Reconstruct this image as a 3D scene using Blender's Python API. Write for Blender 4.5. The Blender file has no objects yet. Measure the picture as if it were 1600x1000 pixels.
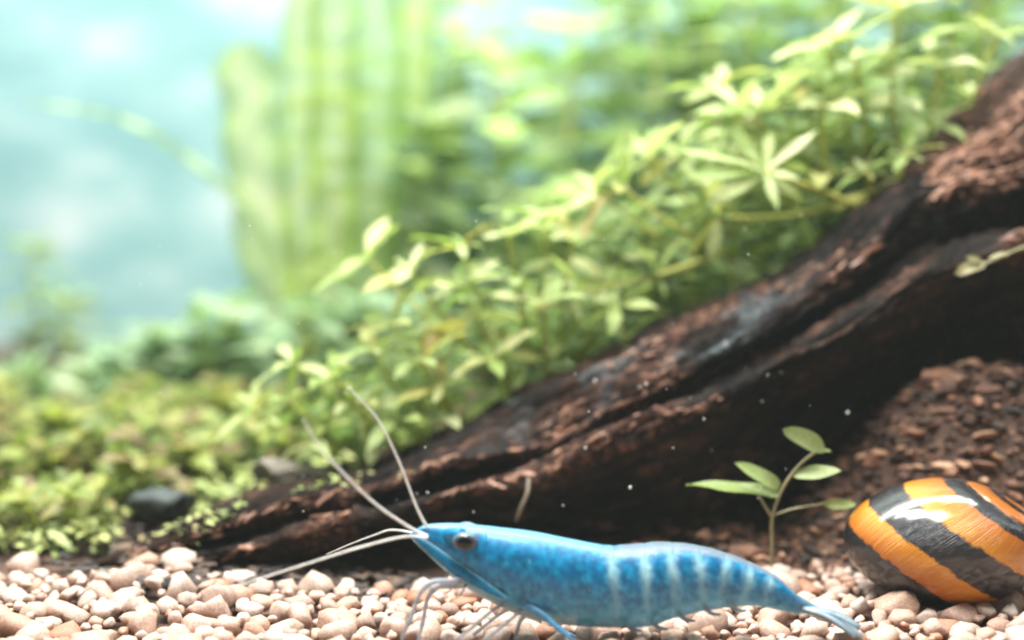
import bpy, bmesh, math, random
import numpy as np
from mathutils import Vector, Matrix, noise as mn

# Everything below is laid out in centimetres; the last lines scale each thing to metres.
S = 0.01
random.seed(11); np.random.seed(11)
sc = bpy.context.scene
C = sc.collection

# ------------------------------------------------------------------ camera
CAM = Vector((0.0, -10.0, 3.0)); PITCH = math.radians(5.9); LENS = 60.0
FPX = 1600 * LENS / 36.0
cd = bpy.data.cameras.new('camera'); cam = bpy.data.objects.new('camera', cd); C.objects.link(cam)
cam.location = CAM * S; cam.rotation_euler = (math.pi / 2 - PITCH, 0, 0)
cd.lens = LENS; cd.sensor_width = 36.0; cd.clip_start = 0.002; cd.clip_end = 20.0
cd.dof.use_dof = True; cd.dof.focus_distance = 10.75 * S; cd.dof.aperture_fstop = 19.0
sc.camera = cam

# ------------------------------------------------------------------ world, lamps, exposure
w = bpy.data.worlds.new('World'); sc.world = w; w.use_nodes = True
bg = w.node_tree.nodes['Background']; bg.inputs[0].default_value = (0.62, 0.80, 0.84, 1); bg.inputs[1].default_value = 0.16

def lamp(name, loc, target, sx, sy, watts, col):
    l = bpy.data.lights.new(name, 'AREA'); l.shape = 'RECTANGLE'; l.size = sx * S; l.size_y = sy * S
    l.energy = watts; l.color = col
    o = bpy.data.objects.new(name, l); C.objects.link(o)
    o.location = Vector(loc) * S
    o.rotation_euler = (Vector(target) - Vector(loc)).to_track_quat('-Z', 'Y').to_euler()
    return o
lamp('tank_lamp', (-2.0, -0.6, 17), (0.2, 2.2, 0), 11, 4, 0.56, (1.0, 0.965, 0.90))
lamp('added_rear_light', (-1, 7.0, 19), (-1, 10.5, 1), 26, 5, 0.95, (0.96, 1.0, 0.96))  # unseen light added to brighten the backdrop and the rear plants

sc.view_settings.view_transform = 'Standard'; sc.view_settings.look = 'None'
sc.view_settings.exposure = 0.22; sc.view_settings.gamma = 1.0; sc.view_settings.use_curve_mapping = False
sc.render.engine = 'CYCLES'
sc.cycles.use_denoising = True
sc.cycles.max_bounces = 8; sc.cycles.transparent_max_bounces = 12; sc.cycles.volume_bounces = 1
sc.cycles.sample_clamp_indirect = 6.0; sc.cycles.caustics_refractive = False; sc.cycles.caustics_reflective = False
sc.cycles.filter_width = 2.0

# ------------------------------------------------------------------ helpers
cp, sp_ = math.cos(PITCH), math.sin(PITCH)
def P(px, py, Y):
    """point of the tank at depth Y (cm) seen at photograph pixel px, py: used to measure the layout"""
    a = (px - 800) / FPX; b = (500 - py) / FPX
    d = Vector((a, cp + b * sp_, -sp_ + b * cp))
    return CAM + d * ((Y - CAM.y) / d.y)
def pxs(Y): return (Y + 10.0) / FPX      # cm per photo pixel at depth Y

def project(p):
    d = Vector(p) - CAM; z = d.y * cp - d.z * sp_; u = d.x; vv = d.y * sp_ + d.z * cp
    return 800 + FPX * u / z, 500 - FPX * vv / z
ORG = {}
def tag(o, label=None, cat=None, group=None, kind=None):
    if label: o['label'] = label
    if cat: o['category'] = cat
    if group: o['group'] = group
    if kind: o['kind'] = kind
    return o
def thing(name, label, cat, loc, group=None):
    o = bpy.data.objects.new(name, None); C.objects.link(o); o.location = loc; o.empty_display_size = 0.2
    ORG[o] = Vector(loc)
    return tag(o, label, cat, group)
def link(name, me, parent=None):
    o = bpy.data.objects.new(name, me); C.objects.link(o)
    if parent is not None: o.parent = parent
    return o
def mesh(name, v, f, mat, parent=None, smooth=True):
    v = np.asarray([tuple(q) for q in v], float) if not isinstance(v, np.ndarray) else v
    org = ORG.get(parent)
    if org is not None: v = v - np.array(org)
    me = bpy.data.meshes.new(name); me.from_pydata([tuple(q) for q in v], [], f); me.materials.append(mat)
    if smooth: me.polygons.foreach_set('use_smooth', [True] * len(me.polygons))
    me.update()
    o = link(name, me, parent)
    if parent is not None: ORG[o] = org
    return o
def place(name, me, M, parent):
    o = link(name, me, parent); o.matrix_local = Matrix.Translation(-ORG[parent]) @ M
    return o
def catmull(pts, n):
    p = np.array([tuple(q) for q in pts], float)
    p = np.vstack([2 * p[0] - p[1], p, 2 * p[-1] - p[-2]]); m = len(p) - 3; out = []
    for i in range(n):
        t = i / (n - 1) * m; k = min(int(t), m - 1); u = t - k
        a, b, c, d = p[k:k + 4]
        out.append(0.5 * (2 * b + (c - a) * u + (2 * a - 5 * b + 4 * c - d) * u * u + (3 * b - a - 3 * c + d) * u ** 3))
    return np.array(out)
def tube(pts, radii, sides=8):
    pts = [Vector(q) for q in pts]; n = len(pts); v = []; f = []
    t0 = (pts[1] - pts[0]).normalized(); nrm = t0.orthogonal().normalized()
    for i in range(n):
        t = (pts[min(i + 1, n - 1)] - pts[max(i - 1, 0)]).normalized()
        nrm = (nrm - t * nrm.dot(t)).normalized(); bn = t.cross(nrm)
        for k in range(sides):
            a = 2 * math.pi * k / sides
            v.append(pts[i] + (nrm * math.cos(a) + bn * math.sin(a)) * radii[i])
    for i in range(n - 1):
        for k in range(sides):
            f.append((i * sides + k, i * sides + (k + 1) % sides, (i + 1) * sides + (k + 1) % sides, (i + 1) * sides + k))
    f.append(tuple(range(sides - 1, -1, -1))); f.append(tuple((n - 1) * sides + k for k in range(sides)))
    return v, f
def lerp(a, b, t): return a + (b - a) * t
def sstep(a, b, x):
    t = np.clip((x - a) / (b - a), 0, 1); return t * t * (3 - 2 * t)
def fbm(x, y, z, o=4): return mn.fractal((x, y, z), 0.9, 2.1, o)

# ------------------------------------------------------------------ materials
def mat(name):
    m = bpy.data.materials.new(name); m.use_nodes = True; nt = m.node_tree
    return m, nt, nt.nodes['Principled BSDF'], nt.nodes['Material Output']
def N(nt, t, **kw):
    n = nt.nodes.new(t)
    for k, v in kw.items(): setattr(n, k, v)
    return n
def ramp(nt, stops, inp=None, interp='LINEAR'):
    r = N(nt, 'ShaderNodeValToRGB'); r.color_ramp.interpolation = interp
    e = r.color_ramp.elements
    while len(e) < len(stops): e.new(0.5)
    for i, (p, c) in enumerate(stops): e[i].position = p; e[i].color = (*c, 1)
    if inp is not None: nt.links.new(inp, r.inputs[0])
    return r
def tnoise(nt, scale, detail=4, rough=0.6, vec=None):
    n = N(nt, 'ShaderNodeTexNoise'); n.inputs['Scale'].default_value = scale
    n.inputs['Detail'].default_value = detail; n.inputs['Roughness'].default_value = rough
    if vec is not None: nt.links.new(vec, n.inputs['Vector'])
    return n
def mixc(nt, a, b, fac, mode='MIX'):
    m = N(nt, 'ShaderNodeMix', data_type='RGBA', blend_type=mode)
    for s, val in ((6, a), (7, b)):
        if hasattr(val, 'links'): nt.links.new(val, m.inputs[s])
        else: m.inputs[s].default_value = (*val, 1)
    if hasattr(fac, 'links'): nt.links.new(fac, m.inputs[0])
    else: m.inputs[0].default_value = fac
    return m.outputs[2]
def bump(nt, bs, h, strength=0.3, dist=0.02):
    b = N(nt, 'ShaderNodeBump'); b.inputs['Strength'].default_value = strength; b.inputs['Distance'].default_value = dist * S
    nt.links.new(h, b.inputs['Height']); nt.links.new(b.outputs[0], bs.inputs['Normal']); return b
def objco(nt): return N(nt, 'ShaderNodeTexCoord').outputs['Object']

def leaf_material(name, stops, trans=0.45, rough=0.38, scale=14):
    m, nt, bs, out = mat(name)
    oi = N(nt, 'ShaderNodeObjectInfo')
    r = ramp(nt, stops, oi.outputs['Random'])
    n = tnoise(nt, scale, 3, 0.6, objco(nt))
    r2 = ramp(nt, [(0.3, (0.72, 0.78, 0.66)), (0.7, (1.12, 1.06, 1.1))], n.outputs[0])
    col = mixc(nt, r.outputs[0], r2.outputs[0], 1.0, 'MULTIPLY')
    nt.links.new(col, bs.inputs['Base Color']); bs.inputs['Roughness'].default_value = rough
    bs.inputs['Specular IOR Level'].default_value = 0.35
    tr = N(nt, 'ShaderNodeBsdfTranslucent'); nt.links.new(mixc(nt, col, (0.92, 0.98, 0.66), 1.0, 'MULTIPLY'), tr.inputs[0])
    mx = N(nt, 'ShaderNodeMixShader'); mx.inputs[0].default_value = trans
    nt.links.new(bs.outputs[0], mx.inputs[1]); nt.links.new(tr.outputs[0], mx.inputs[2]); nt.links.new(mx.outputs[0], out.inputs[0])
    bump(nt, bs, n.outputs[0], 0.25, 0.02)
    return m
M_LEAF = leaf_material('fresh_leaf', [(0.0, (0.29, 0.41, 0.11)), (0.4, (0.46, 0.56, 0.22)), (0.8, (0.70, 0.75, 0.43)), (0.94, (0.56, 0.55, 0.18)), (1.0, (0.40, 0.32, 0.12))])
M_LEAF2 = leaf_material('painted_shade_leaf', [(0.0, (0.08, 0.15, 0.03)), (0.5, (0.16, 0.26, 0.05)), (1.0, (0.31, 0.40, 0.11))])  # darker copy of the fresh leaf: shade behind the front row painted in
M_FAR = leaf_material('haze_paled_leaf', [(0.0, (0.40, 0.55, 0.27)), (0.5, (0.52, 0.65, 0.37)), (1.0, (0.66, 0.75, 0.49))], 0.7)  # paled so that distance haze sits in the leaf colour
M_TEAL = leaf_material('haze_tinted_leaf', [(0.0, (0.23, 0.36, 0.22)), (0.5, (0.32, 0.46, 0.28)), (1.0, (0.47, 0.58, 0.36))], 0.4)  # blue green tint paints the water haze into these leaves
M_CARPET = leaf_material('carpet_leaf', [(0.0, (0.16, 0.22, 0.05)), (0.35, (0.29, 0.36, 0.09)), (0.62, (0.47, 0.51, 0.14)), (0.82, (0.42, 0.36, 0.15)), (1.0, (0.22, 0.15, 0.07))])
M_SEED = leaf_material('seedling_leaf', [(0.0, (0.25, 0.34, 0.11)), (1.0, (0.40, 0.48, 0.22))], 0.35)
def plain(name, c1, c2, scale, rough=0.5, bmp=0.3, bd=0.01):
    m, nt, bs, out = mat(name)
    n = tnoise(nt, scale, 5, 0.65, objco(nt)); r = ramp(nt, [(0.3, c1), (0.72, c2)], n.outputs[0])
    nt.links.new(r.outputs[0], bs.inputs['Base Color']); bs.inputs['Roughness'].default_value = rough
    bump(nt, bs, n.outputs[0], bmp, bd); return m
M_STEM = plain('stem', (0.42, 0.46, 0.09), (0.62, 0.58, 0.16), 6, 0.45)
M_STEM2 = plain('seedling_stem', (0.22, 0.21, 0.10), (0.38, 0.34, 0.18), 8, 0.45)
M_STONE = plain('dark_stone', (0.012, 0.018, 0.018), (0.07, 0.085, 0.08), 3, 0.6, 0.5, 0.05)
M_STONE2 = plain('grey_stone', (0.10, 0.085, 0.065), (0.30, 0.27, 0.22), 3, 0.7, 0.5, 0.05)

# ------------------------------------------------------------------ ground and gravel
def G(x, y):
    z = 0.0
    if y > 1.9: z += 0.10 * min(y - 1.9, 2.5)
    z += 0.05 * mn.noise((x * 0.8, y * 0.8, 3.0)) + 0.03 * mn.noise((x * 2.3, y * 2.3, 7.0))
    z += 0.10 * math.exp(-((x + 2.6) ** 2) / 1.2 - ((y - 1.6) ** 2) / 0.5)
    return z
m, nt, bs, out = mat('soil')
n = tnoise(nt, 5, 8, 0.7, objco(nt)); r = ramp(nt, [(0.30, (0.020, 0.012, 0.009)), (0.5, (0.085, 0.044, 0.029)), (0.75, (0.26, 0.15, 0.10))], n.outputs[0])
nt.links.new(r.outputs[0], bs.inputs['Base Color']); bs.inputs['Roughness'].default_value = 0.85; bump(nt, bs, n.outputs[0], 0.8, 0.05); M_SOIL = m
nx, ny = 160, 140; v = []; f = []
for j in range(ny):
    y = -7 + 22.0 * (j / (ny - 1))
    for i in range(nx):
        x = -17 + 34.0 * i / (nx - 1); v.append((x, y, G(x, y) - 0.10))
for j in range(ny - 1):
    for i in range(nx - 1): a = j * nx + i; f.append((a, a + 1, a + nx + 1, a + nx))
ground = tag(mesh('gravel_ground', v, f, M_SOIL), 'pale pinkish gravel bed with darker soil towards the back', 'ground', kind='structure')
ORG[ground] = Vector((0, 0, 0))

m, nt, bs, out = mat('pebble')
oi = N(nt, 'ShaderNodeObjectInfo'); at = N(nt, 'ShaderNodeAttribute', attribute_name='tint')
add = N(nt, 'ShaderNodeMath', operation='ADD'); nt.links.new(oi.outputs['Random'], add.inputs[0]); nt.links.new(at.outputs['Fac'], add.inputs[1])
fr = N(nt, 'ShaderNodeMath', operation='FRACT'); nt.links.new(add.outputs[0], fr.inputs[0])
r = ramp(nt, [(0.0, (0.80, 0.66, 0.57)), (0.22, (0.70, 0.50, 0.41)), (0.38, (0.84, 0.76, 0.69)), (0.52, (0.55, 0.28, 0.17)), (0.62, (0.78, 0.60, 0.52)), (0.76, (0.50, 0.36, 0.30)), (0.84, (0.82, 0.74, 0.68)), (1.0, (0.72, 0.50, 0.38))], fr.outputs[0])
n = tnoise(nt, 9, 6, 0.7, objco(nt)); r2 = ramp(nt, [(0.28, (0.44, 0.37, 0.34)), (0.62, (0.90, 0.84, 0.81))], n.outputs[0])
nt.links.new(mixc(nt, r.outputs[0], r2.outputs[0], 1.0, 'MULTIPLY'), bs.inputs['Base Color'])
bs.inputs['Roughness'].default_value = 0.42; bs.inputs['Subsurface Weight'].default_value = 0.25
bs.inputs['Subsurface Radius'].default_value = (0.0006, 0.0004, 0.0003); bs.inputs['Subsurface Scale'].default_value = 1.0
bump(nt, bs, n.outputs[0], 0.5, 0.02); M_PEB = m

def blob(seed, sub=2, amp=0.35, sq=(1, 1, 1)):
    bm = bmesh.new(); bmesh.ops.create_icosphere(bm, subdivisions=sub, radius=1.0)
    rs = random.Random(seed); cuts = []
    for _ in range(9):
        d = Vector((rs.gauss(0, 1), rs.gauss(0, 1), rs.gauss(0, 1))).normalized(); cuts.append((d, rs.uniform(0.55, 0.85)))
    for q in bm.verts:
        p = q.co.copy()
        for d, h in cuts:
            e = p.dot(d) - h
            if e > 0: p -= d * e * 0.95
        p *= 1 + amp * 0.5 * mn.noise(p * 1.6 + Vector((seed * 3.1, 0, 0)))
        q.co = Vector((p.x * sq[0], p.y * sq[1], p.z * sq[2]))
    vv = [q.co.copy() for q in bm.verts]; ff = [tuple(q.index for q in fa.verts) for fa in bm.faces]; bm.free()
    return vv, ff
PEBV = [blob(k, 2, 0.5, (1.0, random.uniform(0.75, 0.95), random.uniform(0.6, 0.85))) for k in range(14)]
PEBM = []
for k, (vv, ff) in enumerate(PEBV):
    me = bpy.data.meshes.new('pebble'); me.from_pydata(vv, [], ff); me.materials.append(M_PEB)
    me.polygons.foreach_set('use_smooth', [True] * len(ff)); me.update(); PEBM.append(me)
peb = []; grid = {}
def try_peb(x, y, r):
    k = (int(x // 0.36), int(y // 0.36))
    for a in (-1, 0, 1):
        for b in (-1, 0, 1):
            for (xx, yy, rr) in grid.get((k[0] + a, k[1] + b), ()):
                if (x - xx) ** 2 + (y - yy) ** 2 < (0.66 * (r + rr)) ** 2: return
    grid.setdefault(k, []).append((x, y, r)); peb.append((x, y, r))
rs = random.Random(5)
for it in range(26000):
    x = rs.uniform(-5.5, 5.5); y = rs.uniform(-2.5, 2.5)
    big = rs.random()
    r = (rs.uniform(0.125, 0.185) if big < 0.45 else rs.uniform(0.08, 0.125)) if it < 7000 else rs.uniform(0.035, 0.075)
    if y > 1.75 and rs.random() < (y - 1.75) * 1.6: continue
    qx = project((x, y, G(x, y)))[0]
    lim = 1.75 if qx > 700 else (1.05 + 0.25 * math.sin(x * 9) * math.sin(x * 23 + 1) if 400 < qx < 640 else 1.35 + 0.15 * math.sin(x * 7))  # gravel stops early by the log foot, leaving dark ground as its shade
    if y > lim + rs.random() * 0.25: continue
    try_peb(x, y, r)
vis = []
for (x, y, r) in peb:
    px, py = project((x, y, G(x, y)))
    infr = -20 < px < 1620 and py < 1015
    vis.append((0 if infr else 1, -r, x, y, r))
vis.sort()
sv, sf, tint = [], [], []
for i, (_, _, x, y, r) in enumerate(vis):
    k = rs.randrange(len(PEBM)); z = G(x, y) + rs.uniform(-0.02, 0.035) - 0.02
    M = Matrix.Translation((x, y, z)) @ Matrix.Rotation(rs.uniform(0, 6.28), 4, 'Z') @ Matrix.Rotation(rs.uniform(-0.5, 0.5), 4, 'X') @ Matrix.Rotation(rs.uniform(-0.5, 0.5), 4, 'Y') @ Matrix.Diagonal((r, r, r * rs.uniform(0.85, 1.1), 1))
    if i < 300:
        place('pebble', PEBM[k], M, ground)
    else:
        b = len(sv); sv += [M @ q for q in PEBV[k][0]]; sf += [tuple(q + b for q in fa) for fa in PEBV[k][1]]; tint += [rs.random()] * len(PEBV[k][0])
o = mesh('fine_gravel', sv, sf, M_PEB, ground); o['kind'] = 'stuff'
a = o.data.attributes.new('tint', 'FLOAT', 'POINT'); a.data.foreach_set('value', tint)

# ------------------------------------------------------------------ backdrop
m, nt, bs, out = mat('backdrop_film')
mp = N(nt, 'ShaderNodeMapping'); mp.inputs['Scale'].default_value = (0.7, 1, 1.35); nt.links.new(objco(nt), mp.inputs[0])
n = tnoise(nt, 0.85, 2, 0.5, mp.outputs[0])
r = ramp(nt, [(0.34, (0.19, 0.36, 0.38)), (0.50, (0.26, 0.43, 0.445)), (0.74, (0.50, 0.575, 0.59))], n.outputs[0])
nt.links.new(r.outputs[0], bs.inputs['Base Color']); bs.inputs['Roughness'].default_value = 0.7
v = []; f = []; nb = 24
for j in range(nb):
    for i in range(nb):
        v.append((-20 + 40 * i / (nb - 1), 13.8 + 0.15 * mn.noise((i * 0.4, j * 0.4, 0)), -1 + 22 * j / (nb - 1)))
for j in range(nb - 1):
    for i in range(nb - 1): q = j * nb + i; f.append((q, q + 1, q + nb + 1, q + nb))
tag(mesh('tank_back_wall', v, f, M_TMP if False else m), 'pale blue cloudy backdrop behind the tank plants', 'backdrop', kind='structure')

# ------------------------------------------------------------------ driftwood
ST = [  # photo x: crest, shelf edge, hollow, lower ridge, foot ; depth of the lower ridge ; section depth factor
 (120, 893, 897, 902, 908, 925, 1.75, 0.25), (210, 858, 868, 880, 892, 925, 1.7, 0.45), (310, 815, 835, 855, 875, 925, 1.65, 0.6),
 (450, 765, 792, 820, 848, 928, 1.65, 0.8), (600, 730, 761, 788, 806, 918, 1.8, 0.95), (720, 676, 718, 748, 768, 890, 2.0, 1.0),
 (850, 612, 692, 716, 744, 885, 2.0, 1.0), (1000, 548, 622, 644, 668, 868, 2.05, 1.0), (1100, 512, 572, 598, 635, 815, 2.1, 1.0),
 (1200, 450, 512, 545, 580, 725, 2.2, 1.0), (1330, 355, 418, 465, 508, 655, 2.35, 1.0), (1420, 275, 332, 402, 448, 615, 2.45, 1.05),
 (1500, 210, 292, 372, 412, 588, 2.55, 1.1), (1600, 130, 272, 352, 388, 562, 2.65, 1.15), (1750, 20, 190, 300, 350, 540, 2.8, 1.2),
 (1950, -120, 80, 220, 290, 500, 3.0, 1.2)]
rings = []
for (x, t, r1, c, r2, b, Yb, k) in ST:
    T = P(x, t, Yb + 0.95 * k); R1 = P(x, r1, Yb + 0.28 * k); Cc = P(x, c, Yb + 0.42 * k); R2 = P(x, r2, Yb)
    U = P(x, lerp(r2, b, 0.4), Yb + 0.55 * k); B = P(x, b, Yb + 0.9 * k)
    BB = Vector((B.x, Yb + 1.9 * k, (B.z - 0.02) if x < 1050 else lerp(B.z, -0.2, min(1, (x - 1050) / 150)))); BK = Vector((B.x, Yb + 2.4 * k, lerp(B.z, T.z, 0.5))); BT = Vector((T.x, Yb + 1.8 * k, T.z - 0.05 * k))
    MT = P(x, lerp(t, r1, 0.45), Yb + 0.58 * k)
    rings.append([T, MT, R1, Cc, R2, U, B, BB, BK, BT])
NL, NR = 640, 320
cols = np.array([catmull([rg[i] for rg in rings], NL) for i in range(10)])      # 10 x NL x 3
V = np.zeros((NL, NR, 3))
for i in range(NL):
    c = cols[:, i, :]; cc = np.vstack([c[-1], c, c[0], c[1]])
    for j in range(NR):
        t = j / NR * 10; k = int(t); u = t - k; a_, b_, c_, d_ = cc[k:k + 4]
        V[i, j] = 0.5 * (2 * b_ + (c_ - a_) * u + (2 * a_ - 5 * b_ + 4 * c_ - d_) * u * u + (3 * b_ - a_ - 3 * c_ + d_) * u ** 3)
dl = np.gradient(V, axis=0); dr = np.roll(V, -1, 1) - np.roll(V, 1, 1)
nrm = np.cross(dl, dr); nrm /= np.linalg.norm(nrm, axis=2, keepdims=True) + 1e-9
if (nrm[NL // 2, 0, 2]) < 0: nrm = -nrm
seg = np.linalg.norm(np.diff(cols[0], axis=0), axis=1); L = np.concatenate([[0], np.cumsum(seg)])
crumb = np.zeros((NL, NR)); per = 6.0
for i in range(NL):
    kx = i / (NL - 1)
    fade = min(1, 0.25 + 3.0 * kx)
    for j in range(NR):
        th = 2 * math.pi * j / NR; p = V[i, j]
        cx, sx = math.cos(th) * 1.5, math.sin(th) * 1.5
        g = mn.noise((L[i] * 0.9, cx * 3.2, sx * 3.2 + 4)) * 0.5 + mn.noise((L[i] * 1.7, cx * 8.5, sx * 8.5)) * 0.30
        gr = 1 - abs(mn.noise((L[i] * 1.1 + 9, cx * 6.0, sx * 6.0)))
        big = mn.noise((p[0] * 0.9, p[1] * 0.9, p[2] * 0.9 + 2))
        fine = mn.fractal((p[0] * 7, p[1] * 7, p[2] * 7), 0.8, 2.0, 4)
        cz = float(sstep(0.24, 0.5, mn.noise((p[0] * 1.1 + 20, p[1] * 1.1, p[2] * 1.1 + 5)) + (0.42 if (kx > 0.76 and j < 0.237 * NR) else 0.0) + 0.40 * math.exp(-((j / NR - 0.40) / 0.028) ** 2) + 0.30 * math.exp(-((j / NR - 0.205) / 0.03) ** 2) + (0.25 if kx < 0.25 else 0.0)))
        fib = (1 - abs(mn.noise((L[i] * 1.6 + 3, cx * 17, sx * 17)))) ** 2 - 0.6 + 0.7 * mn.noise((L[i] * 2.5, cx * 34, sx * 34))
        d3 = mn.voronoi((p[0] * 11, p[1] * 11, p[2] * 11))[0][0]
        crumb[i, j] = cz
        V[i, j] += nrm[i, j] * fade * (0.11 * g + 0.11 * (gr - 0.75) + 0.10 * big + 0.034 * fine + 0.045 * fib * (1 - 0.6 * cz) + cz * 0.055 * (0.6 - d3))
vl = V.reshape(-1, 3); fl = []
for i in range(NL - 1):
    for j in range(NR): fl.append((i * NR + j, (i + 1) * NR + j, (i + 1) * NR + (j + 1) % NR, i * NR + (j + 1) % NR))
fl.append(tuple(range(NR))); fl.append(tuple((NL - 1) * NR + k for k in range(NR - 1, -1, -1)))
m, nt, bs, out = mat('driftwood_bark')
at = N(nt, 'ShaderNodeAttribute', attribute_name='grain'); at2 = N(nt, 'ShaderNodeAttribute', attribute_name='crumb')
co = objco(nt)
n1 = tnoise(nt, 3.0, 6, 0.7, at.outputs['Vector']); n2 = tnoise(nt, 9, 6, 0.7, co); n3 = tnoise(nt, 1.1, 3, 0.6, co)
r1c = ramp(nt, [(0.40, (0.004, 0.0035, 0.004)), (0.52, (0.024, 0.015, 0.012)), (0.61, (0.090, 0.045, 0.030)), (0.73, (0.33, 0.19, 0.13))], n1.outputs[0])
r2 = ramp(nt, [(0.38, (0.010, 0.006, 0.005)), (0.54, (0.075, 0.032, 0.021)), (0.70, (0.46, 0.24, 0.155))], n2.outputs[0])
n5 = tnoise(nt, 13, 5, 0.75, at.outputs['Vector']); r5 = ramp(nt, [(0.38, (0.25, 0.25, 0.27)), (0.52, (0.9, 0.9, 0.9)), (0.68, (2.2, 2.0, 1.9))], n5.outputs[0])
r1 = N(nt, 'ShaderNodeMix', data_type='RGBA', blend_type='MULTIPLY'); r1.inputs[0].default_value = 1.0; nt.links.new(r1c.outputs[0], r1.inputs[6]); nt.links.new(r5.outputs[0], r1.inputs[7])
cA = mixc(nt, r1.outputs[2], r2.outputs[0], at2.outputs['Fac'])
lr = ramp(nt, [(0.42, (0, 0, 0)), (0.52, (0.85, 0.85, 0.85))], n3.outputs[0])
lich = ramp(nt, [(0.38, (0.035, 0.042, 0.05)), (0.54, (0.13, 0.16, 0.175)), (0.7, (0.40, 0.42, 0.42))], n2.outputs[0])
at3 = N(nt, 'ShaderNodeAttribute', attribute_name='lichen')
lm = N(nt, 'ShaderNodeMath', operation='MULTIPLY'); nt.links.new(lr.outputs[0], lm.inputs[0]); nt.links.new(at3.outputs['Fac'], lm.inputs[1])
nt.links.new(mixc(nt, cA, lich.outputs[0], lm.outputs[0]), bs.inputs['Base Color'])
bs.inputs['Roughness'].default_value = 0.78; bs.inputs['Specular IOR Level'].default_value = 0.2
n4 = tnoise(nt, 16, 5, 0.75, at.outputs['Vector'])
mm = N(nt, 'ShaderNodeMath', operation='ADD'); nt.links.new(n1.outputs[0], mm.inputs[0]); nt.links.new(n4.outputs[0], mm.inputs[1])
bump(nt, bs, mm.outputs[0], 1.0, 0.06); M_WOOD = m
drift = thing('driftwood', 'dark brown driftwood log arching from the gravel up to the right', 'driftwood', P(600, 890, 2.4))
wood = mesh('trunk', vl, fl, M_WOOD, drift)
gv = np.zeros((NL, NR, 3)); th = 2 * np.pi * np.arange(NR) / NR
gv[:, :, 0] = L[:, None] * 0.35; gv[:, :, 1] = np.cos(th)[None] * 2.0; gv[:, :, 2] = np.sin(th)[None] * 2.0
a = wood.data.attributes.new('grain', 'FLOAT_VECTOR', 'POINT'); a.data.foreach_set('vector', gv.ravel())
a = wood.data.attributes.new('crumb', 'FLOAT', 'POINT'); a.data.foreach_set('value', crumb.ravel())
lic = np.zeros((NL, NR)); kk = np.arange(NL) / (NL - 1)
lic[:, :] = (sstep(0.32, 0.42, kk) * (1 - sstep(0.56, 0.66, kk)))[:, None] * (1 - sstep(0.16, 0.24, np.arange(NR) / NR))[None]
a = wood.data.attributes.new('lichen', 'FLOAT', 'POINT'); a.data.foreach_set('value', lic.ravel())
# loose bark crumbs lying on the shelf and ridges
cv, cf = [], []
CR = [blob(50 + k, 1, 0.6, (1.2, 0.8, 0.6)) for k in range(8)]
def leaf_frame(p, d, up=Vector((0, 0, 1)), roll=0.0):
    d = d.normalized(); y = up.cross(d)
    if y.length < 0.1: y = Vector((0, 1, 0)).cross(d)
    y.normalize(); z = d.cross(y)
    return Matrix.Translation(p) @ Matrix(((d.x, y.x, z.x, 0), (d.y, y.y, z.y, 0), (d.z, y.z, z.z, 0), (0, 0, 0, 1))) @ Matrix.Rotation(roll, 4, 'X')
rs = random.Random(21); cnt = 0
tn = dl / (np.linalg.norm(dl, axis=2, keepdims=True) + 1e-9)
for it in range(60000):
    i = rs.randrange(40, NL - 1); j = rs.randrange(2, int(0.53 * NR))
    if nrm[i, j, 2] < 0.0 or crumb[i, j] < 0.45: continue
    if rs.random() > (1.0 if i > 0.74 * NL else 0.25): continue
    p = Vector(V[i, j]); r = rs.choice((0.012, 0.016, 0.022, 0.034)) * rs.uniform(0.8, 1.2)
    M = leaf_frame(p + Vector(nrm[i, j]) * r * 0.2, Vector(tn[i, j]) + Vector((rs.uniform(-.5, .5), rs.uniform(-.5, .5), rs.uniform(-.5, .5))), Vector(nrm[i, j]), rs.uniform(-1, 1)) @ Matrix.Diagonal((r * rs.uniform(1.2, 3.6), r * 0.8, r * 0.7, 1))
    vv, ff = CR[rs.randrange(8)]; b = len(cv); cv += [M @ q for q in vv]; cf += [tuple(q + b for q in fa) for fa in ff]; cnt += 1
    if cnt > 1500: break
M_CRUMB = plain('bark_crumb', (0.10, 0.04, 0.026), (0.46, 0.23, 0.14), 6, 0.5, 0.4, 0.01)
mesh('bark_crumbs', cv, cf, M_CRUMB, drift, False)['kind'] = 'stuff'
v, f = tube(catmull([P(826, 748, 1.98), P(824, 770, 1.9), P(815, 792, 1.86), P(806, 815, 1.86)], 12), [0.016] * 9 + [0.014, 0.01, 0.006], 6)
mesh('rootlet', v, f, plain('rootlet', (0.10, 0.08, 0.05), (0.24, 0.20, 0.14), 8), drift)

# ------------------------------------------------------------------ soil mound in the hollow
mv, mf = [], []; nu, nv_ = 90, 60
c0 = P(1490, 800, 2.2)
def mound_z(x, y):
    return -0.15 + 1.52 * math.exp(-(abs(x - c0.x - 0.30) / 1.15) ** 2.6 - ((y - 2.6) / 0.72) ** 2) + 0.06 * mn.noise((x * 3, y * 3, 1)) + 0.04 * mn.noise((x * 8, y * 8, 1))
for j in range(nv_):
    for i in range(nu):
        x = c0.x - 1.8 + 4.2 * i / (nu - 1); y = 1.2 + 3.0 * j / (nv_ - 1); mv.append((x, y, mound_z(x, y)))
for j in range(nv_ - 1):
    for i in range(nu - 1): q = j * nu + i; mf.append((q, q + 1, q + nu + 1, q + nu))
mound = tag(mesh('soil_mound', mv, mf, M_SOIL), 'brown crumbly soil mound under the arch of the driftwood', 'soil', kind='structure'); ORG[mound] = Vector((0, 0, 0))
cv, cf, tint = [], [], []; rs = random.Random(8)
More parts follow.
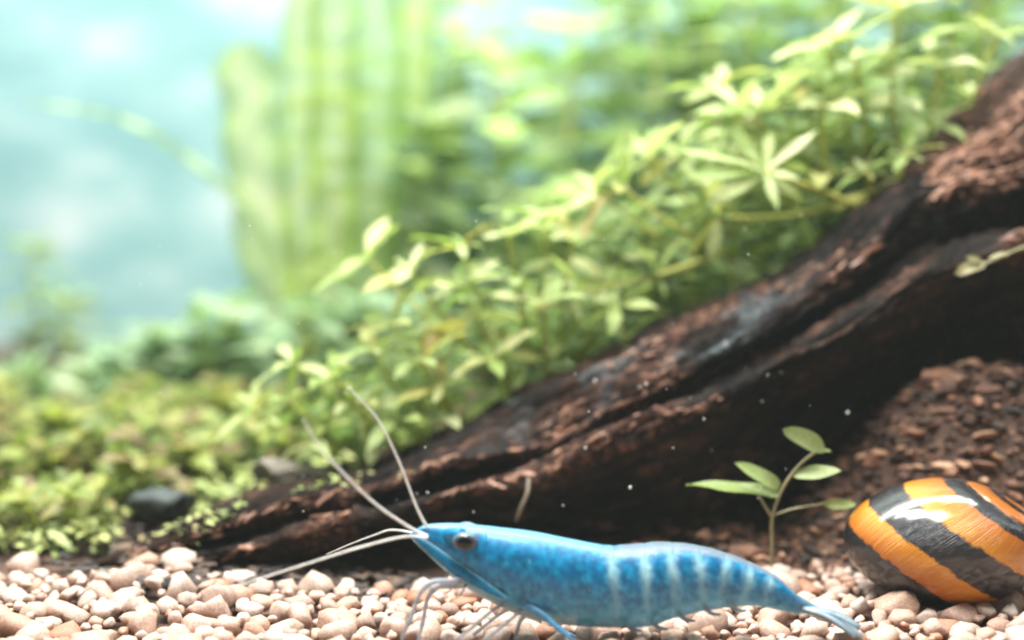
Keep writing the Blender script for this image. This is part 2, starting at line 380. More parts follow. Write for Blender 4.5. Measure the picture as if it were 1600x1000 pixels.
for it in range(4200):
    if it < 3800:
        x = rs.uniform(c0.x - 1.5, c0.x + 2.2); y = rs.uniform(1.4, 3.0); z = mound_z(x, y)
        if z < 0.0: continue
    else:
        y = rs.uniform(1.75, 2.6); x = P(rs.gauss(1150, 90), 850, y).x; z = G(x, y) - 0.05 + rs.uniform(0, .16)
    r = rs.choice([0.015, 0.02, 0.025, 0.03, 0.04, 0.065]) * rs.uniform(0.7, 1.3)
    M = Matrix.Translation((x, y, z + rs.uniform(-.3, .3) * r)) @ Matrix.Rotation(rs.uniform(0, 6.28), 4, 'Z') @ Matrix.Rotation(rs.uniform(-1, 1), 4, 'X') @ Matrix.Diagonal((r * rs.uniform(1, 2), r, r * rs.uniform(.5, 1), 1))
    vv, ff = CR[rs.randrange(8)]; b = len(cv); cv += [M @ q for q in vv]; cf += [tuple(q + b for q in fa) for fa in ff]; tint += [rs.random()] * len(vv)
m, nt, bs, out = mat('soil_crumb'); at = N(nt, 'ShaderNodeAttribute', attribute_name='tint')
r = ramp(nt, [(0.0, (0.010, 0.007, 0.006)), (0.25, (0.045, 0.024, 0.017)), (0.6, (0.14, 0.066, 0.042)), (0.85, (0.28, 0.14, 0.085)), (1.0, (0.50, 0.32, 0.20))], at.outputs['Fac'])
n = tnoise(nt, 9, 5, 0.7, objco(nt)); r2 = ramp(nt, [(0.3, (0.5, 0.5, 0.5)), (0.7, (1.3, 1.25, 1.2))], n.outputs[0])
nt.links.new(mixc(nt, r.outputs[0], r2.outputs[0], 1.0, 'MULTIPLY'), bs.inputs['Base Color']); bs.inputs['Roughness'].default_value = 0.75; bump(nt, bs, n.outputs[0], 0.5, 0.03)
o = mesh('soil_crumbs', cv, cf, m, mound, False); o['kind'] = 'stuff'; a = o.data.attributes.new('tint', 'FLOAT', 'POINT'); a.data.foreach_set('value', tint)

# ------------------------------------------------------------------ stones
def stone(name, label, px, py, Y, rx, ry, rz, material, seed):
    vv, ff = blob(seed, 4, 0.5); p = P(px, py, Y)
    v = [(p.x + q.x * rx + 0.02 * mn.noise(q * 6), p.y + q.y * ry, p.z + q.z * rz + 0.03 * mn.noise(q * 5)) for q in vv]
    tag(mesh(name, v, ff, material), label, 'stone')
stone('dark_stone', 'blackish green stone half sunk in the carpet plants on the left', 260, 785, 3.0, 0.27, 0.22, 0.15, M_STONE, 71)
stone('grey_stone', 'blurred grey brown stone where the driftwood meets the green leaves', 455, 738, 3.0, 0.30, 0.25, 0.14, M_STONE2, 72)
stone('round_stone', 'small brown stone resting on the gravel left of the driftwood tip', 168, 912, 1.7, 0.17, 0.14, 0.11, M_STONE2, 73)

# ------------------------------------------------------------------ leaves and plants
def leaf_mesh(seed, wid=0.36, droop=0.25, nl=7, nw=5, tipp=0.9, fold=0.22, pw=0.8):
    rs = random.Random(seed); v = []; f = []; tw = rs.uniform(-0.7, 0.7)
    for i in range(nl):
        t = i / (nl - 1); ww = wid * 0.5 * (math.sin(math.pi * min(1, t ** tipp * 0.97 + 0.03)) ** pw) + 0.012 * (1 - t)
        if i == nl - 1: ww = 0.006
        for j in range(nw):
            s = j / (nw - 1) * 2 - 1
            y = s * ww; z = -droop * t * t + fold * abs(s) * ww + 0.03 * math.sin(t * 9 + s * 2 + seed) * abs(s)
            v.append((t, y * math.cos(tw * t), z + y * math.sin(tw * t)))
    for i in range(nl - 1):
        for j in range(nw - 1): q = i * nw + j; f.append((q, q + nw, q + nw + 1, q + 1))
    return v, f
def leaf_set(material, n, **kw):
    out = []
    for k in range(n):
        v, f = leaf_mesh(k * 7 + 1, droop=random.uniform(0.05, 0.4), **kw)
        me = bpy.data.meshes.new('leaf'); me.from_pydata(v, [], f); me.materials.append(material)
        me.polygons.foreach_set('use_smooth', [True] * len(f)); me.update(); out.append(me)
    return out
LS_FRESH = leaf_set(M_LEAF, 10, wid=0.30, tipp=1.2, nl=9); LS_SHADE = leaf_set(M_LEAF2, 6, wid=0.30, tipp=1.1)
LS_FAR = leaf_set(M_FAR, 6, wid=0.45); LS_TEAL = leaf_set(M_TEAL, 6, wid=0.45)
LS_CARP = leaf_set(M_CARPET, 7, wid=0.55, tipp=0.8); LS_SEED = leaf_set(M_SEED, 4, wid=0.44, tipp=1.0, pw=0.55, nl=11)
def stem_into(t, base, tip, leafset, nodes=4, whorl=3, leaf=0.36, stem_r=0.018, seed=0, sag=0.15, start=0.3, stem_mat=None, apex=5):
    rs = random.Random(seed * 31 + 5)
    base, tip = Vector(base), Vector(tip)
    ax = tip - base; mid = base + ax * 0.5 + Vector((rs.uniform(-1, 1) * 0.05, 0, -sag * 0.3)) * ax.length
    pts = catmull([base, mid, tip], 9)
    v, f = tube(pts, [lerp(stem_r * 1.15, stem_r * 0.6, i / 8) for i in range(9)], 6)
    mesh('stem', v, f, stem_mat or M_STEM, t)
    a0 = rs.uniform(0, 6.28)
    for k in range(nodes + 1):
        u = start + (1 - start) * k / nodes; i = min(int(u * 8), 7); p = Vector(lerp(pts[i], pts[i + 1], u * 8 - i))
        td = Vector(pts[i + 1] - pts[i]).normalized(); e1 = td.orthogonal().normalized(); e2 = td.cross(e1)
        last = k == nodes; n = apex if last else whorl
        for q in range(n):
            an = a0 + k * 1.1 + q * 2 * math.pi / n + rs.uniform(-0.25, 0.25)
            rad = e1 * math.cos(an) + e2 * math.sin(an)
            d = rad + td * (rs.uniform(0.1, 0.6) if last else rs.uniform(0.0, 0.4)) + Vector((0, 0, rs.uniform(0.0, 0.25)))
            ln = leaf * rs.uniform(0.55, 1.25) * (0.9 if last else 1.0)
            M = leaf_frame(p + rad * stem_r * 0.6, d, Vector((rs.uniform(-.35, .35), rs.uniform(-.5, .1), 1)), rs.uniform(-0.4, 0.4)) @ Matrix.Diagonal((ln, ln, ln, 1))
            place('leaf', leafset[rs.randrange(len(leafset))], M, t)
def plant(name, label, cat, group, base, tip, *a, **k):
    t = thing(name, label, cat, base, group); stem_into(t, base, tip, *a, **k); return t

# stems rooted on and just behind the driftwood, near the camera
FRONT = [ # tip px py, base px py, depth, leaf length, nodes, label
 (455, 565, 640, 705, 3.3, .40, 4, 'pale stem plant reaching lowest left above the curved antenna tip'),
 (585, 545, 670, 700, 3.2, .38, 4, 'stem plant with pale crown right above the straight antenna tip'),
 (395, 640, 560, 725, 3.4, .40, 4, 'low leafy stem leaning furthest left over the grey stone'),
 (640, 425, 790, 590, 3.5, .44, 3, 'stem plant with bare yellow lower stem left of the central leaf clump'),
 (795, 365, 825, 570, 3.6, .42, 4, 'tallest pale stem plant at the top of the central leaf clump'),
 (895, 375, 875, 570, 3.7, .42, 4, 'stem plant at upper right of the central leaf clump'),
 (975, 400, 900, 560, 3.8, .40, 4, 'stem plant curving right towards the driftwood crest'),
 (720, 445, 800, 610, 3.4, .40, 4, 'stem plant filling the left middle of the central leaf clump'),
 (845, 475, 860, 610, 3.3, .40, 3, 'short stem plant with broad drooping leaves low in the central clump'),
 (965, 480, 1000, 560, 3.4, .36, 3, 'short stem plant hugging the grey lichen patch on the driftwood'),
 (545, 625, 650, 725, 3.1, .36, 4, 'bushy green stem plant between the two raised antennae'),
 (690, 605, 740, 690, 3.1, .36, 3, 'bushy green stem plant right of the straight antenna above the bark'),
 (620, 655, 700, 715, 3.05, .34, 3, 'small dense stem plant directly on the bark by the straight antenna'),
 (490, 690, 600, 750, 3.0, .36, 3, 'lowest stem plant hanging over the driftwood behind the antennae'),
 (770, 560, 820, 650, 3.2, .36, 3, 'dense stem plant under the central clump beside the bark edge'),
 (905, 455, 1130, 395, 3.5, .38, 3, 'stem lying nearly flat along the driftwood crest'),
 (970, 292, 1140, 402, 3.7, .46, 3, 'stem plant with bright bare stem slanting down to the driftwood'),
 (1125, 340, 1355, 312, 3.6, .48, 2, 'horizontal stem with broad pale leaf below the star rosette'),
 (1285, 165, 1290, 335, 3.8, .50, 3, 'upright stem plant with arching leaf right above the star rosette'),
 (1400, 12, 1405, 235, 3.9, .54, 4, 'tall upright stem plant reaching the top edge right of centre'),
 (1290, 75, 1330, 260, 4.1, .48, 4, 'stem plant left of the tall upright stem near the top'),
 (1140, 205, 1250, 330, 4.0, .46, 4, 'pale stem plant at upper left of the star rosette'),
 (1055, 245, 1180, 360, 4.0, .46, 4, 'pale stem plant at the left border of the upper leaf mass'),
 (1465, 105, 1450, 245, 3.9, .48, 3, 'stem plant between the tall upright stem and the driftwood'),
 (1215, 150, 1285, 310, 4.2, .46, 4, 'slender stem plant rising behind the star rosette'),
 (1560, 55, 1500, 205, 4.1, .40, 3, 'bright green stem plant in the top right corner'),
 (1350, 268, 1385, 312, 3.45, .30, 1, 'small round leaved sprout on the driftwood crest'),
 (1120, 135, 1240, 310, 4.4, .44, 4, 'softly blurred stem plant behind the upper leaf mass'),
 (1415, 240, 1405, 300, 3.5, .26, 1, 'tiny sprout at the bend of the driftwood crest'),
]
FRONT += [
 (520, 590, 640, 715, 3.15, .42, 4, 'pale stem plant between the lowest left stem and the antenna tips'),
 (610, 505, 720, 660, 3.3, .44, 4, 'pale stem plant above the straight antenna tip, below the bare yellow stem'),
 (660, 560, 740, 690, 3.15, .40, 4, 'stem plant right of the straight antenna tip'),
 (450, 625, 590, 730, 3.15, .40, 4, 'pale stem plant left of the curved antenna tip'),
 (575, 405, 760, 560, 3.7, .46, 3, 'pale stem plant at the far upper left of the central clump'),
 (720, 385, 800, 540, 3.6, .46, 4, 'pale stem plant left of the tallest central stem'),
 (850, 345, 850, 540, 3.8, .46, 3, 'pale stem plant right of the tallest central stem'),
 (930, 300, 1090, 400, 3.9, .48, 3, 'pale stem plant at the far left of the upper leaf mass'),
 (1010, 250, 1150, 370, 4.0, .48, 4, 'pale stem plant above the slanting bright stem'),
 (1180, 175, 1260, 320, 3.9, .52, 3, 'large leaved pale stem plant straight above the star rosette'),
 (1330, 60, 1350, 250, 3.9, .52, 4, 'large leaved pale stem plant just left of the tall upright stem'),
 (1250, 110, 1300, 280, 4.2, .50, 4, 'pale stem plant high between star rosette and top edge')]
for i, (tx, ty, bx, by, Y, lf, nd, lab) in enumerate(FRONT):
    plant('stem_plant', lab, 'plant', 'leafy stem plants along the driftwood', P(bx, by, Y + 0.15), P(tx, ty, Y - 0.1), LS_FRESH, max(1, nd - 2), 3 if nd > 1 else 2, lf * 1.04, 0.020, i, start=0.42, apex=9 if nd == 1 and lf > .4 else 6)

LS_STAR = leaf_set(M_LEAF, 5, wid=0.19, tipp=1.25, nl=10)
star = thing('stem_plant', 'large star shaped rosette of long leaves beside the driftwood crest', 'plant', P(1352, 330, 3.5), 'leafy stem plants along the driftwood')
v, f = tube(catmull([P(1352, 330, 3.5), P(1300, 305, 3.42), P(1240, 283, 3.32), P(1196, 267, 3.25)], 14), [0.024] * 14, 8); mesh('stem', v, f, M_STEM, star)
for k, (ex_, ey_, dY) in enumerate(((1283, 212, -.05), (1152, 222, .1), (1120, 180, .25), (1056, 234, -.1), (1074, 283, -.25), (1110, 330, -.3), (1210, 324, -.3), (1242, 292, -.2), (1205, 205, .3))):
    p, q = P(1196, 267, 3.25), P(ex_, ey_, 3.25 + dY); d = q - p
    place('leaf', LS_STAR[k % 5], leaf_frame(p, d + Vector((0, 0, .08)), Vector((0.1, -0.9, 1)), 0.3 * math.sin(k * 2.3)) @ Matrix.Diagonal((d.length * 1.04, d.length * (1.0 if d.length > .4 else 1.5), d.length * .6, 1)), star)
rs = random.Random(77)
SHADED = ['behind the lowest left pale stem plant', 'behind the plants between the raised antennae', 'behind the bare yellow stem of the central clump', 'in the gap left of the central clump', 'behind the top of the central leaf clump',
 'behind the right side of the central clump', 'above the stem lying flat on the crest', 'under the slanting bright stem', 'left of the star rosette', 'right behind the star rosette', 'behind the upright stem with the arching leaf',
 'left of the tall upright stem', 'right of the tall upright stem', 'behind the bright green plant in the top right corner']
for i, w_ in enumerate(SHADED):      # bushes of several stems behind the front row, shade put into their leaf colour
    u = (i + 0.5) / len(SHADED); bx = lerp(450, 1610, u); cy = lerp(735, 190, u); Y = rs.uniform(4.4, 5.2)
    b = P(bx + 20, cy + 60, Y); b.z = 0.2; t = thing('shade_toned_bush', 'shade-coloured green bush ' + w_, 'plant', b, 'shaded bushes behind the driftwood plants')
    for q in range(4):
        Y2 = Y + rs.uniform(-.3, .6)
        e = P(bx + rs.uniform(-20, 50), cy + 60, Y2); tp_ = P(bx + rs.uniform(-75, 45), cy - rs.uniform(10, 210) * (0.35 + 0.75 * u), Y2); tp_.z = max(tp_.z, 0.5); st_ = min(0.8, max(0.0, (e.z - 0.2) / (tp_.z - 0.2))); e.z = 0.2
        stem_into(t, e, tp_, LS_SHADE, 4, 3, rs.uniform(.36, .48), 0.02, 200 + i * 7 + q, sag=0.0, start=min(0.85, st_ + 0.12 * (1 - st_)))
FARB = ['beside the ribbon leaves', 'second to the right of the ribbon leaves', 'left of the bright gaps', 'between the bright gaps', 'right of the bright gaps', 'behind the slanting bright stem',
 'above the star rosette', 'behind the slender stems at upper right', 'behind the tall upright stem', 'in the top right corner']
for i, w_ in enumerate(FARB):        # background bushes, haze put into the leaf colour
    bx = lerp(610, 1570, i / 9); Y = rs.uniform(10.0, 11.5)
    b = P(bx, 600, Y); b.z = 0.2; t = thing('background_bush', 'haze-coloured light green background bush ' + w_, 'plant', b, 'hazy background bushes')
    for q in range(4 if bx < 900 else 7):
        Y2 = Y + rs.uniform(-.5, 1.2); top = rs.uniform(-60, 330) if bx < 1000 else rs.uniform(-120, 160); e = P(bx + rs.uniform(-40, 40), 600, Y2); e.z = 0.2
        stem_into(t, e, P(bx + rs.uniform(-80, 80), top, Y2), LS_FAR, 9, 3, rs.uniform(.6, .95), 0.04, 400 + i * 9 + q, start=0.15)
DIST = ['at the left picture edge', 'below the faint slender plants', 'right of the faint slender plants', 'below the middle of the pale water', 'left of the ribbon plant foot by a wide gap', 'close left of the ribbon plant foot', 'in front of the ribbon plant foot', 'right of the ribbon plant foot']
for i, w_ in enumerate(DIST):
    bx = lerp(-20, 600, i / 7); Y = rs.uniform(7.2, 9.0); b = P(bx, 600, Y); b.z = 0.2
    t = thing('distant_plant', 'haze-coloured blue green low plant ' + w_, 'plant', b, 'low distant plants on the left')
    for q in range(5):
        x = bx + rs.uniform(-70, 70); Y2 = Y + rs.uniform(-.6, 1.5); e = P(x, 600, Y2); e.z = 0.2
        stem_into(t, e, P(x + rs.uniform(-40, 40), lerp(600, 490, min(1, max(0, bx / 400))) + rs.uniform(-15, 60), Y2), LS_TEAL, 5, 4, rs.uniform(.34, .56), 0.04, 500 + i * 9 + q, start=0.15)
for i, (bx, top) in enumerate(((60, 385), (105, 470))):
    e = P(bx, 600, 12.0); e.z = 0.2
    plant('slender_plant', ('faint slender plant at far left, the taller of two', 'faint slender plant at far left, the shorter of two')[i], 'plant', 'faint slender plants', e, P(bx - 10, top, 12.0), LS_FAR, 8, 2, 0.5, 0.035, 600 + i, start=0.1)
CARP = [(20, 3.0, 'at the left edge just behind the gravel'), (110, 2.8, 'behind the gravel, left of the dark stone'), (190, 3.4, 'touching the dark stone on its left'), (30, 3.9, 'at the left edge, second row from the gravel'), (120, 4.0, 'second row from the gravel, left of the dark stone'),
 (215, 4.3, 'right behind the dark stone'), (310, 4.2, 'behind the dark stone on its right'), (400, 4.3, 'behind the grey stone'), (10, 5.0, 'at the left edge in the third row'), (110, 5.2, 'in the third row behind the left corner'), (215, 5.3, 'in the third row above the dark stone'),
 (320, 5.4, 'in the third row above the gap between the stones'), (430, 5.2, 'in the third row above the grey stone'), (40, 6.4, 'at the left in the farthest row'), (170, 6.5, 'in the farthest row, second from left'), (290, 6.6, 'in the farthest row, third from left'), (410, 6.6, 'at the right end of the farthest row')]
for i, (bx, Y, w_) in enumerate(CARP):
    x = P(bx, 700, Y).x; b = Vector((x, Y, G(x, Y) - 0.08)); t = thing('carpet_plant', 'low yellow green carpet plant ' + w_, 'plant', b, 'low carpet plants on the left')
    for q in range(4):
        e = b + Vector((rs.uniform(-.3, .3), rs.uniform(-.25, .3), 0)); h = rs.uniform(0.22, 0.42) * (0.65 + Y * 0.11)
        stem_into(t, e, e + Vector((rs.uniform(-.25, .25), rs.uniform(-.2, .1), h)), LS_CARP, 3, 4, rs.uniform(.16, .30) * (0.8 + Y * 0.06), 0.02, 700 + i * 9 + q, start=0.2)
# fine moss between the carpet plants
mv, mf = [], []; lv, lf_ = leaf_mesh(3, 0.5, 0.2, 4, 3)
for i in range(5200):
    Y = rs.uniform(2.3, 9.5) if i % 2 else rs.uniform(2.2, 5); bx = rs.uniform(-200, 700); x = P(bx, 700, Y).x; p = Vector((x, Y, G(x, Y) - 0.10 + rs.uniform(0, 0.16)))
    qx, qy = project(p)
    if (qx > 300 and Y < 2.9) or (180 < qx < 340 and Y < 3.2) or (qy > 862 and qx > 170) or qy > 890: continue
    an = rs.uniform(0, 6.28); M = leaf_frame(p, Vector((math.cos(an), math.sin(an), rs.uniform(-.1, 1.0)))) @ Matrix.Scale(rs.uniform(0.1, 0.22), 4)
    b = len(mv); mv += [M @ Vector(q) for q in lv]; mf += [tuple(q + b for q in fa) for fa in lf_]
for i in range(420):      # moss on the low root of the driftwood
    a_ = int(rs.triangular(10, 0.34 * NL, 0.2 * NL)); b_ = int(rs.uniform(-0.08, 0.19) * NR) % NR; p = Vector(V[a_, b_]); an = rs.uniform(0, 6.28)
    if mn.noise(p * 1.7) < -0.05: continue
    M = leaf_frame(p, Vector((math.cos(an), math.sin(an), rs.uniform(0.1, 1.0)))) @ Matrix.Scale(rs.uniform(0.04, 0.10), 4)
    b = len(mv); mv += [M @ Vector(q) for q in lv]; mf += [tuple(q + b for q in fa) for fa in lf_]
m, nt, bs, out = mat('moss')
n = tnoise(nt, 1.6, 5, 0.7, objco(nt)); r = ramp(nt, [(0.3, (0.14, 0.20, 0.06)), (0.46, (0.26, 0.32, 0.09)), (0.56, (0.40, 0.43, 0.15)), (0.66, (0.32, 0.22, 0.11))], n.outputs[0])
nt.links.new(r.outputs[0], bs.inputs['Base Color']); M_MOSS = m
tag(mesh('moss', mv, mf, M_MOSS), 'olive moss and leaf litter covering the soil on the left', 'moss', kind='stuff')

cv, cf = [], []; rs = random.Random(61)
for i in range(1500):
    Y = rs.uniform(1.5, 3.0); bx = rs.gauss(330, 130)
    if i > 700: Y = rs.uniform(1.1, 1.9); bx = rs.uniform(200, 680)  # these dark chips also stand in for shade along the log foot
    x = P(bx, 850, Y).x; r = rs.choice([.02, .025, .03, .04, .07]) * rs.uniform(.7, 1.2)
    M = Matrix.Translation((x, Y, G(x, Y) - 0.07 + rs.uniform(0, .08) + 0.0)) @ Matrix.Rotation(rs.uniform(0, 6.28), 4, 'Z') @ Matrix.Rotation(rs.uniform(-.7, .7), 4, 'X') @ Matrix.Diagonal((r * 1.6, r, r * .45, 1))
    vv, ff = CR[rs.randrange(8)]; b = len(cv); cv += [M @ q for q in vv]; cf += [tuple(q + b for q in fa) for fa in ff]
m, nt, bs, out = mat('litter_and_shade'); n = tnoise(nt, 3.2, 4, 0.7, objco(nt))
r = ramp(nt, [(0.36, (0.010, 0.008, 0.008)), (0.5, (0.045, 0.028, 0.022)), (0.62, (0.15, 0.09, 0.055)), (0.74, (0.30, 0.25, 0.09))], n.outputs[0]); nt.links.new(r.outputs[0], bs.inputs['Base Color']); bs.inputs['Roughness'].default_value = 0.7
tag(mesh('litter_and_shade', cv, cf, m, None, False), 'brown leaf litter between the gravel and the carpet plants, partly standing for log shade', 'litter', kind='stuff')

# ------------------------------------------------------------------ tall ribbon-leaved plant
m, nt, bs, out = mat('ribbon_leaf')
at = N(nt, 'ShaderNodeAttribute', attribute_name='across')
r = ramp(nt, [(0.0, (0.62, 0.74, 0.48)), (0.45, (0.56, 0.70, 0.38)), (0.75, (0.36, 0.54, 0.12)), (1.0, (0.24, 0.42, 0.04))], at.outputs['Fac'])
n = tnoise(nt, 3, 3, 0.6, objco(nt)); r2 = ramp(nt, [(0.3, (0.8, 0.85, 0.7)), (0.7, (1.1, 1.08, 1.1))], n.outputs[0])
oi = N(nt, 'ShaderNodeObjectInfo'); r3 = ramp(nt, [(0.0, (0.9, 0.95, 0.9)), (1.0, (1.15, 1.0, 0.6))], oi.outputs['Random'])
col = mixc(nt, mixc(nt, r.outputs[0], r2.outputs[0], 1.0, 'MULTIPLY'), r3.outputs[0], 1.0, 'MULTIPLY'); nt.links.new(col, bs.inputs['Base Color']); bs.inputs['Roughness'].default_value = 0.45
tr = N(nt, 'ShaderNodeBsdfTranslucent'); nt.links.new(col, tr.inputs[0]); mx = N(nt, 'ShaderNodeMixShader'); mx.inputs[0].default_value = 0.5
nt.links.new(bs.outputs[0], mx.inputs[1]); nt.links.new(tr.outputs[0], mx.inputs[2])
tp2 = N(nt, 'ShaderNodeBsdfTransparent'); mx2 = N(nt, 'ShaderNodeMixShader'); mx2.inputs[0].default_value = 0.28; nt.links.new(mx.outputs[0], mx2.inputs[1]); nt.links.new(tp2.outputs[0], mx2.inputs[2]); nt.links.new(mx2.outputs[0], out.inputs[0]); M_RIB = m
def ribbon(parent, pts, wpx, Y, seed, face=0.0, blunt=True):
    n = 70; c = catmull([P(x, y, Y + dy) for (x, y, dy) in pts], n); v = []; f = []; ac = []; nw = 9; wd = wpx * pxs(Y)
    for i in range(n):
        t = i / (n - 1); d = Vector(c[min(i + 1, n - 1)] - c[max(i - 1, 0)]).normalized()
        side = d.cross(Vector((math.sin(face), -math.cos(face), 0))).normalized(); nn = d.cross(side)
        ww = wd * 0.5 * (0.55 + 0.45 * min(1, t * 3)) * (1 if not blunt else math.sqrt(max(0.0, 1 - max(0, (t - 0.9) / 0.1) ** 2))) * (1.0 if blunt else (1 - t) ** 0.5 * 1.0)
        ww = max(ww, 0.01) * (1 + 0.04 * math.sin(i * 1.3 + seed) + 0.09 * math.sin(i * 0.37 + seed * 3))
        for j in range(nw):
            s = j / (nw - 1) * 2 - 1
            v.append(Vector(c[i]) + side * s * ww + nn * (0.3 * ww * s * s + 0.009 * math.sin(i * 1.7 + seed) * (1 - 0.4 * abs(s)) + 0.05 * math.sin(i * 0.5 + seed * 2) * s)); ac.append(abs(s))
    for i in range(n - 1):
        for j in range(nw - 1): q = i * nw + j; f.append((q, q + nw, q + nw + 1, q + 1))
    o = mesh('leaf', v, f, M_RIB, parent); a = o.data.attributes.new('across', 'FLOAT', 'POINT'); a.data.foreach_set('value', ac)
rib = thing('ribbon_plant', 'tall bright green plant with broad crinkled ribbon leaves', 'plant', P(500, 610, 9.5))
for q_, (x0_, x1_, xt, yt, dy, wd_, fc_) in enumerate(((468, 412, 380, 66, .1, 92, .1), (484, 466, 470, -60, .4, 70, -.15), (504, 522, 520, -80, 0, 74, .1), (520, 575, 590, -40, .6, 84, -.2), (534, 632, 655, -50, 1.1, 66, .3), (542, 678, 716, 50, 1.6, 50, .4))):
    ribbon(rib, [(x0_, 610, dy), (lerp(x0_, x1_, .8), 430, dy), (lerp(x1_, xt, .5), 240, dy), (xt, yt, dy)], wd_, 9.5, q_ + 1, fc_)
ribbon(rib, [(465, 610, 0), (410, 370, -.2), (330, 275, -.3), (200, 190, -.3), (45, 158, -.3)], 22, 9.2, 7, 0.0, False)
ribbon(rib, [(480, 610, -.3), (475, 470, -.4), (490, 430, -.5), (530, 398, -.5)], 60, 9.2, 8, 0.0, False)

# ------------------------------------------------------------------ seedling in front of the hollow
Ys = 1.55
sd = thing('seedling', 'small seedling with oval leaves growing from the gravel before the dark hollow', 'plant', P(1205, 905, Ys))
v, f = tube(catmull([P(1205, 905, Ys), P(1206, 850, Ys), P(1207, 808, Ys), P(1222, 765, Ys), P(1248, 728, Ys), P(1282, 700, Ys)], 22), [lerp(0.014, 0.009, i / 21) for i in range(22)], 8)
mesh('stem', v, f, M_STEM2, sd)
v, f = tube(catmull([P(1206, 808, Ys), P(1196, 792, Ys), P(1188, 778, Ys)], 8), [0.010] * 8, 6); mesh('stem', v, f, M_STEM2, sd)
v, f = tube(catmull([P(1207, 806, Ys), P(1240, 795, Ys), P(1290, 787, Ys)], 8), [0.008] * 8, 6); mesh('stem', v, f, M_STEM2, sd)
def seedleaf(a, b, k, wide=1.0, roll=0.0, tilt=-1.5):
    p, q = P(*a), P(*b); d = q - p
    place('leaf', LS_SEED[k], leaf_frame(p, d, Vector((0, tilt, 1)), roll) @ Matrix.Diagonal((d.length * 0.92, d.length * wide * 0.76, d.length * 0.7, 1)), sd)
seedleaf((1288, 704, Ys), (1230, 664, Ys - .1), 0, 1.1)
seedleaf((1240, 742, Ys), (1320, 733, Ys - .15), 1, 0.9)
seedleaf((1218, 760, Ys), (1146, 718, Ys - .1), 2, 0.95)
seedleaf((1215, 772, Ys), (1062, 750, Ys - .1), 3, 0.72, 0.35)
seedleaf((1286, 788, Ys), (1345, 787, Ys), 0, 0.85, 0.3)
seedleaf((1284, 702, Ys), (1300, 705, Ys), 1, 1.0)
LS_SPRIG = leaf_set(leaf_material('sprig_leaf', [(0.0, (0.24, 0.22, 0.10)), (1.0, (0.34, 0.31, 0.16))], 0.2), 3, wid=0.40, tipp=1.0, pw=0.6)
sg = thing('sprig', 'pale little sprig caught on the dark face of the driftwood at right', 'plant', P(1620, 380, 2.3))
v, f = tube(catmull([P(1620, 380, 2.35), P(1585, 392, 2.3), P(1550, 408, 2.25), P(1515, 418, 2.25)], 10), [0.012] * 10, 6); mesh('stem', v, f, M_STEM2, sg)
for a, b, k in (((1540, 411), (1492, 424), 0), ((1535, 410), (1515, 396), 1), ((1575, 396), (1545, 402), 2)):
    p, q = P(*a, 2.25), P(*b, 2.2); d = q - p
    place('leaf', LS_SPRIG[k], leaf_frame(p, d, Vector((0, -.8, 1))) @ Matrix.Scale(d.length, 4), sg)

# ------------------------------------------------------------------ snail
m, nt, bs, out = mat('snail_shell')
at = N(nt, 'ShaderNodeAttribute', attribute_name='band'); ga = N(nt, 'ShaderNodeAttribute', attribute_name='growth')
co = objco(nt); wob = tnoise(nt, 9, 5, 0.7, co)
ma = N(nt, 'ShaderNodeMath', operation='MULTIPLY_ADD'); nt.links.new(wob.outputs[0], ma.inputs[0]); ma.inputs[1].default_value = 0.06; nt.links.new(at.outputs['Fac'], ma.inputs[2])
BK = (0.012, 0.012, 0.016); OR = (0.52, 0.15, 0.008); YE = (0.74, 0.29, 0.012)
BANDS = [(0.0, OR), (0.06, OR), (0.07, BK), (0.11, BK), (0.12, OR), (0.19, OR), (0.20, BK), (0.27, BK), (0.28, OR), (0.41, YE), (0.42, BK), (0.555, BK), (0.565, YE), (0.69, OR), (0.70, BK), (1.0, BK)]
r = ramp(nt, BANDS, ma.outputs[0])
gn = tnoise(nt, 20, 4, 0.75, ga.outputs['Vector']); gr = ramp(nt, [(0.32, (0.72, 0.60, 0.5)), (0.55, (1, 1, 1)), (0.70, (1.2, 1.25, 1.4))], gn.outputs[0])
nt.links.new(mixc(nt, r.outputs[0], gr.outputs[0], 0.5, 'MULTIPLY'), bs.inputs['Base Color'])
bs.inputs['Roughness'].default_value = 0.25; bs.inputs['Coat Weight'].default_value = 0.9; bs.inputs['Coat Roughness'].default_value = 0.14
bump(nt, bs, gn.outputs[0], 0.5, 0.03); M_SHELL = m
sn = thing('snail', 'round snail with glossy orange shell banded in black at the right edge', 'snail', P(1480, 945, 1.05))
TH, PH = 200, 150
v = []; f = []; band = []; grow = []
ez = Vector((0.68, -0.06, 0.72)).normalized(); ex = Vector((0.25, 0.70, -0.65)); ex = (ex - ez * ex.dot(ez)).normalized(); ey = ez.cross(ex)
for i in range(TH):
    th_ = 2 * math.pi * i / (TH - 1); wh = th_ / (2 * math.pi)     # one whorl round the axis, its seam at the aperture underneath
    for j in range(PH):
        c = j / (PH - 1); la = math.pi * (0.5 - c)                 # c: 0 apex, 1 base
        rad = 0.86 + 0.20 * wh + 0.05 * math.sin(th_)
        for sut in (0.10, 0.22): rad -= (0.055 if sut > .2 else 0.03) * math.exp(-((c - sut * (1 - 0.45 * (1 - wh))) / 0.022) ** 2)
        rad += 0.006 * mn.noise((th_ * 9, c * 1.5, 0)) + 0.012 * mn.noise((th_ * 2.2, c * 3, 5))
        rr = rad * math.cos(la) ** 0.78 if math.cos(la) > 0 else 0.0
        v.append(ex * (rr * math.cos(th_)) + ey * (rr * math.sin(th_)) + ez * (math.sin(la) * (0.95 if la > 0 else 0.88)))
        band.append(min(1.0, max(0.0, c + 0.10 * (0.5 - wh)))); grow.append((th_ * 1.6, c * 0.10, 0))
va = np.array([tuple(q) for q in v]); lo, hi = va.min(0), va.max(0)
